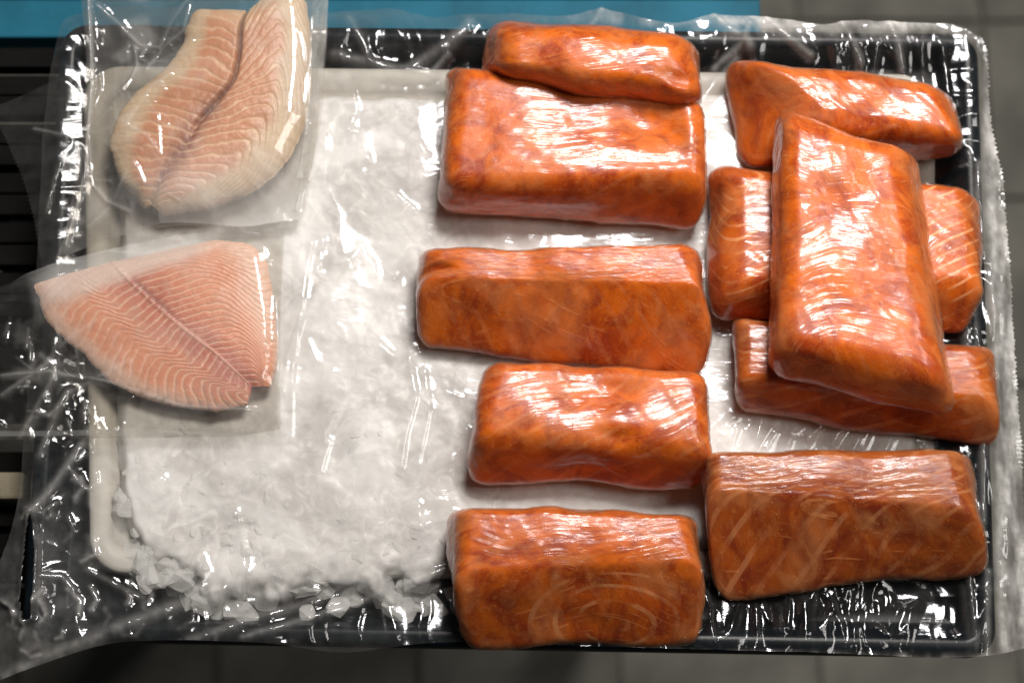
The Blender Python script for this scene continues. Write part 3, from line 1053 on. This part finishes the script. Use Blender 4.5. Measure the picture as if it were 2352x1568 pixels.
FOLDS1 = [([(205, 0), (210, 120), (212, 200), (198, 400), (150, 560)], .0040, .0014, .22),
          ([(215, 150), (206, 300), (212, 420), (222, 440)], .0030, .0011, .18),
          ([(225, 15), (265, 50), (320, 105), (370, 120)], .0030, .0016, .10),
          ([(440, 20), (395, 70), (380, 100), (370, 125)], .0036, .0013, .10),
          ([(445, 35), (430, 95), (380, 125), (345, 175)], .0036, .0013, .10),
          ([(310, 110), (318, 160), (310, 200), (292, 225)], .0036, .0014, .10),
          ([(345, 100), (320, 140), (335, 150)], .0030, .0012, .08),
          ([(405, 195), (360, 225), (305, 305)], .0026, .0012, .12),
          ([(305, 310), (350, 335), (380, 375)], .0026, .0012, .12),
          ([(380, 375), (375, 290), (345, 250)], .0020, .0010, .08),
          ([(320, 395), (330, 410), (342, 440)], .0030, .0014, .16),
          ([(225, 440), (245, 465), (300, 495)], .0036, .0022, .10),
          ([(200, 520), (260, 470), (300, 415)], .0028, .0014, .10),
          ([(230, 170), (235, 205), (218, 250)], .0024, .0012, .08),
          ([(725, 60), (722, 140), (716, 260)], .0022, .0012, .10),
          ([(700, 100), (708, 130), (712, 165)], .0026, .0012, .10),
          ([(720, 300), (700, 400), (680, 480)], .0026, .0016, .05)]
rb = random.Random(9)
for k in range(30):
    x0, y0 = rb.uniform(200, 420), rb.uniform(60, 520)
    a, l = rb.uniform(0, 6.28), rb.uniform(20, 60)
    FOLDS1.append(([(x0, y0), (x0 + l * math.cos(a) * .7, y0 + l * math.sin(a))], rb.uniform(.0010, .0030), rb.uniform(.0008, .0014), rb.uniform(.0, .08)))


def z_bag1(X, Y, px, py):
    sd_ = poly_sd(X, Y, POLY1)
    base = 0.0335 + 0.003 * sstep(600, 300, py)
    top = base + 0.0018 + 0.0195 * sstep(-0.020, 0.010, sd_)
    f, _ = fold_field(X, Y, FOLDS1)
    loose = sstep(0.006, -0.006, sd_)
    top += f * (0.5 + 0.6 * loose) + loose * 0.0026 * ridged(X / 0.030, Y / 0.036, 0, 2, 120) + (0.0004 + 0.0011 * loose) * facet(X / 0.011, Y / 0.015, 121) + 0.0004 * loose * facet(X / 0.0055, Y / 0.0075, 124)
    return base + 0 * X, top


def m_bag1(X, Y, px, py):
    _, m = fold_field(X, Y, FOLDS1)
    m = m + 0.045 + 0.10 * sstep(0.50, 0.75, fbm(X / 0.02, Y / 0.02, 0, 4, 130))
    return m + 0.30 * sstep(330, 500, py) * sstep(200, 500, px) + 0.06 * sstep(600, 700, px)


make_bag('fillet_bag', [(186, -30), (470, -34), (758, -30)], [(128, 600), (260, 545), (400, 520), (560, 525), (690, 505)],
         [(186, -30), (200, 100), (204, 220), (186, 360), (152, 540), (128, 600)], [(758, -30), (752, 120), (738, 300), (712, 420), (690, 505)],
         330, 320, z_bag1, 'clear sealed bag around the tan fillet at the upper left of the tray', [([(741, -28), (735, 120), (722, 300), (700, 420)], 0.0075)], m_bag1)

FOLDS2 = [([(636, 690), (640, 800), (643, 960)], .0026, .0012, .14),
          ([(120, 955), (150, 900), (250, 860), (300, 830)], .0026, .0016, .08),
          ([(0, 905), (80, 850), (150, 790), (225, 740)], .0026, .0016, .10),
          ([(0, 860), (110, 850), (260, 882), (420, 935), (600, 945)], .0030, .0016, .12),
          ([(150, 560), (330, 590), (450, 560)], .0022, .0020, .10),
          ([(100, 830), (140, 790), (130, 745)], .0030, .0018, .10),
          ([(40, 1000), (120, 860), (140, 790)], .0022, .0014, .08)]
for k in range(22):
    x0, y0 = rb.uniform(0, 280), rb.uniform(740, 985)
    a, l = rb.uniform(0, 6.28), rb.uniform(25, 80)
    FOLDS2.append(([(x0, y0), (x0 + l * math.cos(a), y0 + l * math.sin(a))], rb.uniform(.0010, .0030), rb.uniform(.0008, .0015), rb.uniform(.0, .08)))


def z_bag2(X, Y, px, py):
    sd_ = poly_sd(X, Y, POLY2)
    base = 0.0315 + 0 * X
    top = base + 0.0014 + 0.0125 * sstep(-0.016, 0.008, sd_)
    f, _ = fold_field(X, Y, FOLDS2)
    loose = sstep(0.004, -0.006, sd_)
    top += f * (0.25 + 0.8 * loose) + loose * 0.0030 * ridged(X / 0.034, Y / 0.030, 0, 2, 122) + (0.0002 + 0.0012 * loose) * facet(X / 0.014, Y / 0.010, 123) + 0.0006 * loose * facet(X / 0.006, Y / 0.005, 126)
    return base, np.minimum(top, 0.0480)


def m_bag2(X, Y, px, py):
    _, m = fold_field(X, Y, FOLDS2)
    band = sstep(0, 1, np.clip(1 - (py - (690 - 0.30 * (px - 100))) / 40.0, 0, 1)) * sstep(520, 420, px) * sstep(60, 140, px)
    inside = sstep(-0.006, 0.004, poly_sd(X, Y, POLY2))
    return m + 0.005 + 0.07 * inside + 0.05 * sstep(0.5, 0.75, fbm(X / 0.02, Y / 0.02, 0, 4, 131)) + 0.20 * band


make_bag('fillet_bag', [(-40, 668), (0, 655), (75, 630), (140, 600), (400, 545), (655, 535)], [(-40, 1010), (300, 1006), (560, 1003), (646, 985)],
         [(-40, 668), (-42, 840), (-40, 1010)], [(655, 535), (648, 700), (646, 985)], 340, 240, z_bag2,
         'clear bag around the pink triangular fillet at the left of the tray', [([(-38, 995), (250, 994), (555, 990)], 0.0030)], m_bag2)


def teeth_l(C):
    n = C.shape[0]
    tt = 5.0 * (np.abs(((np.arange(n) / 5.0) % 1) - 0.5) * 2 - 0.5)
    C[..., 0] += tt[:, None] * np.exp(-np.arange(C.shape[1]) / 2.0)[None]


FOLDS3 = [([(70, 285), (130, 300), (180, 310), (320, 260)], .0030, .0014, .10), ([(100, 480), (120, 400), (150, 330)], .0026, .0014, .06), ([(170, 320), (190, 360), (200, 420)], .0022, .0012, .06)]


def z_flap(X, Y, px, py):
    st_ = poly_sd(X, Y, TRAY)
    base = 0.0315 + 0.35 * np.minimum(st_, 0)
    f, _ = fold_field(X, Y, FOLDS3)
    return base, base + f + 0.0022 * ridged(X / 0.03, Y / 0.04, 0, 2, 125) + 0.0014 * facet(X / 0.010, Y / 0.013, 127)


def m_flap(X, Y, px, py):
    _, m = fold_field(X, Y, FOLDS3)
    return m + 0.002 + 0.02 * fbm(X / 0.008, Y / 0.008, 0, 4, 132)


make_bag('loose_film', [(-40, 225), (60, 200), (150, 172), (260, 130)], [(94, 618), (150, 620), (270, 615)], [(-40, 225), (0, 300), (45, 400), (74, 500), (94, 618)],
         [(260, 130), (262, 400), (270, 615)], 150, 200, z_flap, 'loose clear film with a saw-toothed edge sticking out over the left rim', [], m_flap, teeth_l, back=False, cat='plastic film')


# ------------------------------------------------------------------ salmon blocks
def make_block(label, top, base, zt, zb, r=0.36, seed=0, mat=None, dents=(), bulge=0.06, pull=0.15, lumps=1.0, ring=(0, 0)):
    """top/base: corners back-left, back-right, front-right, front-left; zt/zb: one height or one per corner"""
    zt = np.broadcast_to(np.array(zt, float), 4)
    zb = np.broadcast_to(np.array(zb, float), 4)
    Tq = np.array([P(px, py, z) for (px, py), z in zip(top, zt)])
    Bq = np.array([P(px, py, z) for (px, py), z in zip(base, zb)])
    Tq = Tq.mean(0) + (Tq - Tq.mean(0)) * np.array([1.03, 1.09, 1])
    Bq = Bq.mean(0) + (Bq - Bq.mean(0)) * np.array([1.025, 1.10, 1])
    L = np.linalg.norm(Bq[0] - Bq[1])
    Wd = np.linalg.norm(Bq[1] - Bq[2])
    H = zt.mean() - zb.mean()
    nx, ny, nz = int(L / 0.0016), int(Wd / 0.0016), int(H / 0.0016)
    bm = {}
    verts, faces = [], []

    def vid(i, j, k):
        key = (i, j, k)
        if key not in bm:
            bm[key] = len(verts)
            verts.append((2 * i / nx - 1, 2 * j / ny - 1, 2 * k / nz - 1))
        return bm[key]
    for (na, nb, fixed, mk) in ((nx, ny, nz, lambda a, b, c: (a, b, c)), (ny, nz, nx, lambda a, b, c: (c, a, b)), (nz, nx, ny, lambda a, b, c: (b, c, a))):
        for c in (0, fixed):
            for a in range(na):
                for b in range(nb):
                    q = [vid(*mk(a, b, c)), vid(*mk(a + 1, b, c)), vid(*mk(a + 1, b + 1, c)), vid(*mk(a, b + 1, c))]
                    faces.append(q if c else q[::-1])
    p = np.array(verts)
    half = np.array([L, Wd, H]) / 2
    rad = r * half.min() * np.array([1.0, 1.0, 1.0])
    pm = p * half
    q = np.clip(pm, -(half - rad), half - rad)
    d = pm - q
    ln = np.linalg.norm(d, axis=1)
    pm = q + d * (rad[0] / np.maximum(ln, 1e-9))[:, None]
    nrm = pm / half
    u, v, w = nrm[:, 0], nrm[:, 1], nrm[:, 2]
    # gentle swelling of the faces
    k = 1 + bulge * (1 - np.clip(w, -1, 1) ** 2) * 0.6
    uu, vv = u * k, v * k
    s_, t_, w_ = (uu + 1) / 2, (vv + 1) / 2, (w + 1) / 2
    # v = -1 is the front edge (towards the viewer)

    def bil(Q):
        bl, br, fr, fle = Q
        return ((1 - s_) * (1 - t_))[:, None] * fle + (s_ * (1 - t_))[:, None] * fr + (s_ * t_)[:, None] * br + ((1 - s_) * t_)[:, None] * bl
    pos = bil(Bq) * (1 - w_)[:, None] + bil(Tq) * w_[:, None]
    cen = pos.mean(0)
    up = np.clip(w_, 0, 1)
    pos[:, 2] += up * bulge * H * (1 - np.clip(u, -1, 1) ** 2) * (1 - np.clip(v, -1, 1) ** 2)
    for (du, dv, depth, ru, rv) in dents:
        g = np.exp(-((u - du) / ru) ** 2 - ((v - dv) / rv) ** 2)
        pos[:, 2] -= depth * g * up ** 1.5
    g3 = np.c_[u * half[0], v * half[1], w * half[2]] * 100
    rel = pos - cen
    out = rel / np.maximum(np.linalg.norm(rel, axis=1), 1e-6)[:, None]
    lo = fbm(pos[:, 0] / 0.04 + seed, pos[:, 1] / 0.04, pos[:, 2] / 0.04, 2, 200 + seed) - 0.5
    md = fbm(pos[:, 0] / 0.010, pos[:, 1] / 0.010 + seed, pos[:, 2] / 0.010, 3, 230 + seed) - 0.5
    pos = pos + out * ((0.0105 * lo + 0.0008 * md) * lumps)[:, None]
    pos[:, 2] = np.maximum(pos[:, 2], zb.min() - 0.001)
    c0 = np.array([cen[0], cen[1], zb.min()])
    root = empty('salmon_block', c0)
    tag(root, label, 'salmon block', 'salmon blocks wrapped in cling film')
    F = np.array(faces)
    cut = np.c_[g3[:, 0] - ring[0], g3[:, 1] + 1.1 * g3[:, 2] - ring[1], 0.15 * g3[:, 2]]
    flesh = mesh_obj('flesh', pos - c0, F, mat, root, attrs={'grain': ('FLOAT_VECTOR', g3), 'cut': ('FLOAT_VECTOR', cut)})
    # vertex normals
    e1 = pos[F[:, 1]] - pos[F[:, 0]]
    e2 = pos[F[:, 2]] - pos[F[:, 0]]
    fn = np.cross(e1, e2)
    vn = np.zeros_like(pos)
    for kk in range(4):
        np.add.at(vn, F[:, kk], fn)
    vn /= np.maximum(np.linalg.norm(vn, axis=1), 1e-12)[:, None]
    if (vn * out).sum() < 0:
        vn = -vn
        flesh.data.flip_normals()
    a1, a2 = 0.6 + 0.3 * math.sin(seed), -0.5 + 0.4 * math.cos(seed * 2)
    wr1 = ridged((g3[:, 0] * math.cos(a1) + g3[:, 1] * math.sin(a1)) / 0.7, (g3[:, 1] * math.cos(a1) - g3[:, 0] * math.sin(a1)) / 4.0, g3[:, 2] / 0.9, 2, 260 + seed)
    wr2 = ridged((g3[:, 1] * math.cos(a2) + g3[:, 0] * math.sin(a2)) / 0.5, (g3[:, 0] * math.cos(a2)) / 3.5, g3[:, 2] / 0.8, 2, 290 + seed)
    off = 0.0005 + 0.0007 * np.maximum(wr1 - 0.5, 0) + 0.0005 * np.maximum(wr2 - 0.5, 0)
    cr = np.clip(sstep(0.88, 0.98, np.abs(u)) + sstep(-0.72, -0.9, w), 0, 1)
    off += cr * 0.0006 * ridged(g3[:, 0] / 0.5, g3[:, 1] / 0.5, g3[:, 2] / 0.5, 2, 310 + seed)
    # direction in which the film is pulled, fanning out from one end
    ang = pull + 0.5 * (fbm(g3[:, 0] / 6, g3[:, 1] / 6, g3[:, 2] / 6, 2, 330 + seed) - 0.5) * 2
    ca, sa = np.cos(ang), np.sin(ang)
    g2 = g3[:, 1] - g3[:, 2] * 0.9
    ps = np.c_[(g3[:, 0] * ca + g2 * sa) * 0.30, (g2 * ca - g3[:, 0] * sa) * 6.0, np.full(len(pos), seed * 7.3)]
    air = fbm(g3[:, 0] / 2.2, g3[:, 1] / 2.2, g3[:, 2] / 2.2, 4, 350 + seed, 0.6)
    milk = 0.17 * sstep(0.50, 0.64, air) * (0.5 + fbm(g3[:, 0] / 0.5, g3[:, 1] / 0.5, g3[:, 2] / 0.5, 3, 360 + seed)) + 0.10 * cr * fbm(g3[:, 0] / 0.6, g3[:, 1] / 0.6, g3[:, 2] / 0.6, 3, 370 + seed)
    fo = mesh_obj('wrapping_film', pos + vn * off[:, None] - c0, F, M_wrap, root, attrs={'grain': ('FLOAT_VECTOR', g3), 'pull': ('FLOAT_VECTOR', ps), 'milk': ('FLOAT', milk)})
    if (vn * out).sum() < 0:
        fo.data.flip_normals()
    return root


sm = lambda i, **k: salmon_mat('salmon_flesh_%d' % i, seed=i * 1.37, **k)
B_ = 0.0315
make_block('small rounded salmon block propped on the tray rim at the top of the middle column',
           [(1155, 60), (1560, 86), (1592, 212), (1145, 162)], [(1130, 58), (1602, 96), (1596, 268), (1124, 190)], 0.088, 0.042, 0.60, 1,
           sm(1, rot=(0, 30, 60), lines=0.9, fat=0.10, dark=0.16), dents=[(0.85, -0.5, 0.004, 0.12, 0.3)])
make_block('broad salmon block directly below the small rounded one, partly tucked under it',
           [(1060, 168), (1590, 238), (1604, 400), (1030, 412)], [(1046, 190), (1612, 262), (1580, 524), (1040, 474)], 0.070, B_, 0.42, 2,
           sm(2, rot=(0, 20, 50), lines=0.8, fat=0.16, dark=0.26), dents=[(0.55, 0.35, 0.008, 0.30, 0.5), (0.95, 0.2, -0.004, 0.12, 0.6)])
make_block('long wedge-shaped salmon block third from the top of the middle column, reaching farthest left',
           [(1000, 574), (1560, 560), (1612, 655), (985, 640)], [(975, 600), (1606, 610), (1588, 872), (960, 806)], [0.064, 0.070, 0.072, 0.064], B_, 0.42, 3,
           sm(3, rot=(20, 20, -35), lines=0.8, fat=0.16, dark=0.36), dents=[(-0.95, -0.2, 0.006, 0.12, 0.3)])
make_block('glossy saddle-topped salmon block fourth in the middle column with broad white highlights',
           [(1140, 838), (1600, 862), (1622, 1030), (1100, 1000)], [(1110, 870), (1618, 890), (1606, 1124), (1088, 1120)], 0.069, B_, 0.50, 4,
           sm(4, rot=(0, 40, 40), lines=0.9, fat=0.25, dark=0.20), dents=[(-0.05, 0.6, 0.007, 0.5, 0.6), (0.2, -0.75, 0.003, 0.2, 0.2)])
make_block('salmon block with oval fat rings overhanging the front rim of the tray',
           [(1062, 1172), (1570, 1184), (1602, 1290), (1048, 1318)], [(1052, 1200), (1592, 1210), (1604, 1478), (1076, 1500)], 0.070, B_, 0.40, 5,
           sm(5, rot=(0, 0, 0), lines=1.35, fat=0.75, tone=0.86, dark=0.20, rings=True), ring=(1.8, -4.2))
make_block('salmon block at the top right corner with a diagonal ridge across it',
           [(1755, 150), (2130, 192), (2204, 318), (1900, 268)], [(1668, 156), (2190, 225), (2196, 356), (1682, 398)], 0.072, B_, 0.50, 6,
           sm(6, rot=(30, 0, 70), lines=0.8, fat=0.2, dark=0.20), bulge=0.02)
make_block('salmon block lying crosswise under the upright one, striped end showing at the right',
           [(1690, 398), (2210, 432), (2244, 640), (1705, 650)], [(1622, 410), (2252, 480), (2215, 768), (1640, 732)], 0.063, B_, 0.55, 7,
           sm(7, rot=(0, 0, 62), lines=1.25, fat=1.0, dark=0.20))
make_block('thin salmon block beneath the foot of the upright one at the right',
           [(1712, 742), (2240, 800), (2268, 912), (1712, 866)], [(1694, 752), (2264, 812), (2276, 1022), (1708, 944)], 0.060, B_, 0.44, 8,
           sm(8, rot=(0, 0, 65), lines=0.8, fat=0.55, dark=0.26, tone=0.74))
make_block('wide salmon block at the bottom right corner with diagonal fat lines',
           [(1640, 1046), (2180, 1040), (2216, 1170), (1638, 1130)], [(1630, 1070), (2205, 1070), (2254, 1318), (1662, 1386)], 0.068, B_, 0.42, 9,
           sm(9, rot=(0, 0, 50), lines=0.9, fat=0.42, dark=0.33, tone=0.54))
make_block('large upright salmon block lying on top of the others at the right',
           [(1820, 300), (2060, 350), (2150, 830), (1800, 770)], [(1786, 296), (2108, 392), (2188, 936), (1770, 852)], [0.101, 0.100, 0.097, 0.099], [0.063, 0.063, 0.060, 0.060], 0.50, 10,
           sm(10, rot=(0, 0, -20), lines=0.8, fat=0.12, dark=0.13, tone=1.08), dents=[(-0.3, 0.2, 0.002, 0.3, 0.3)])
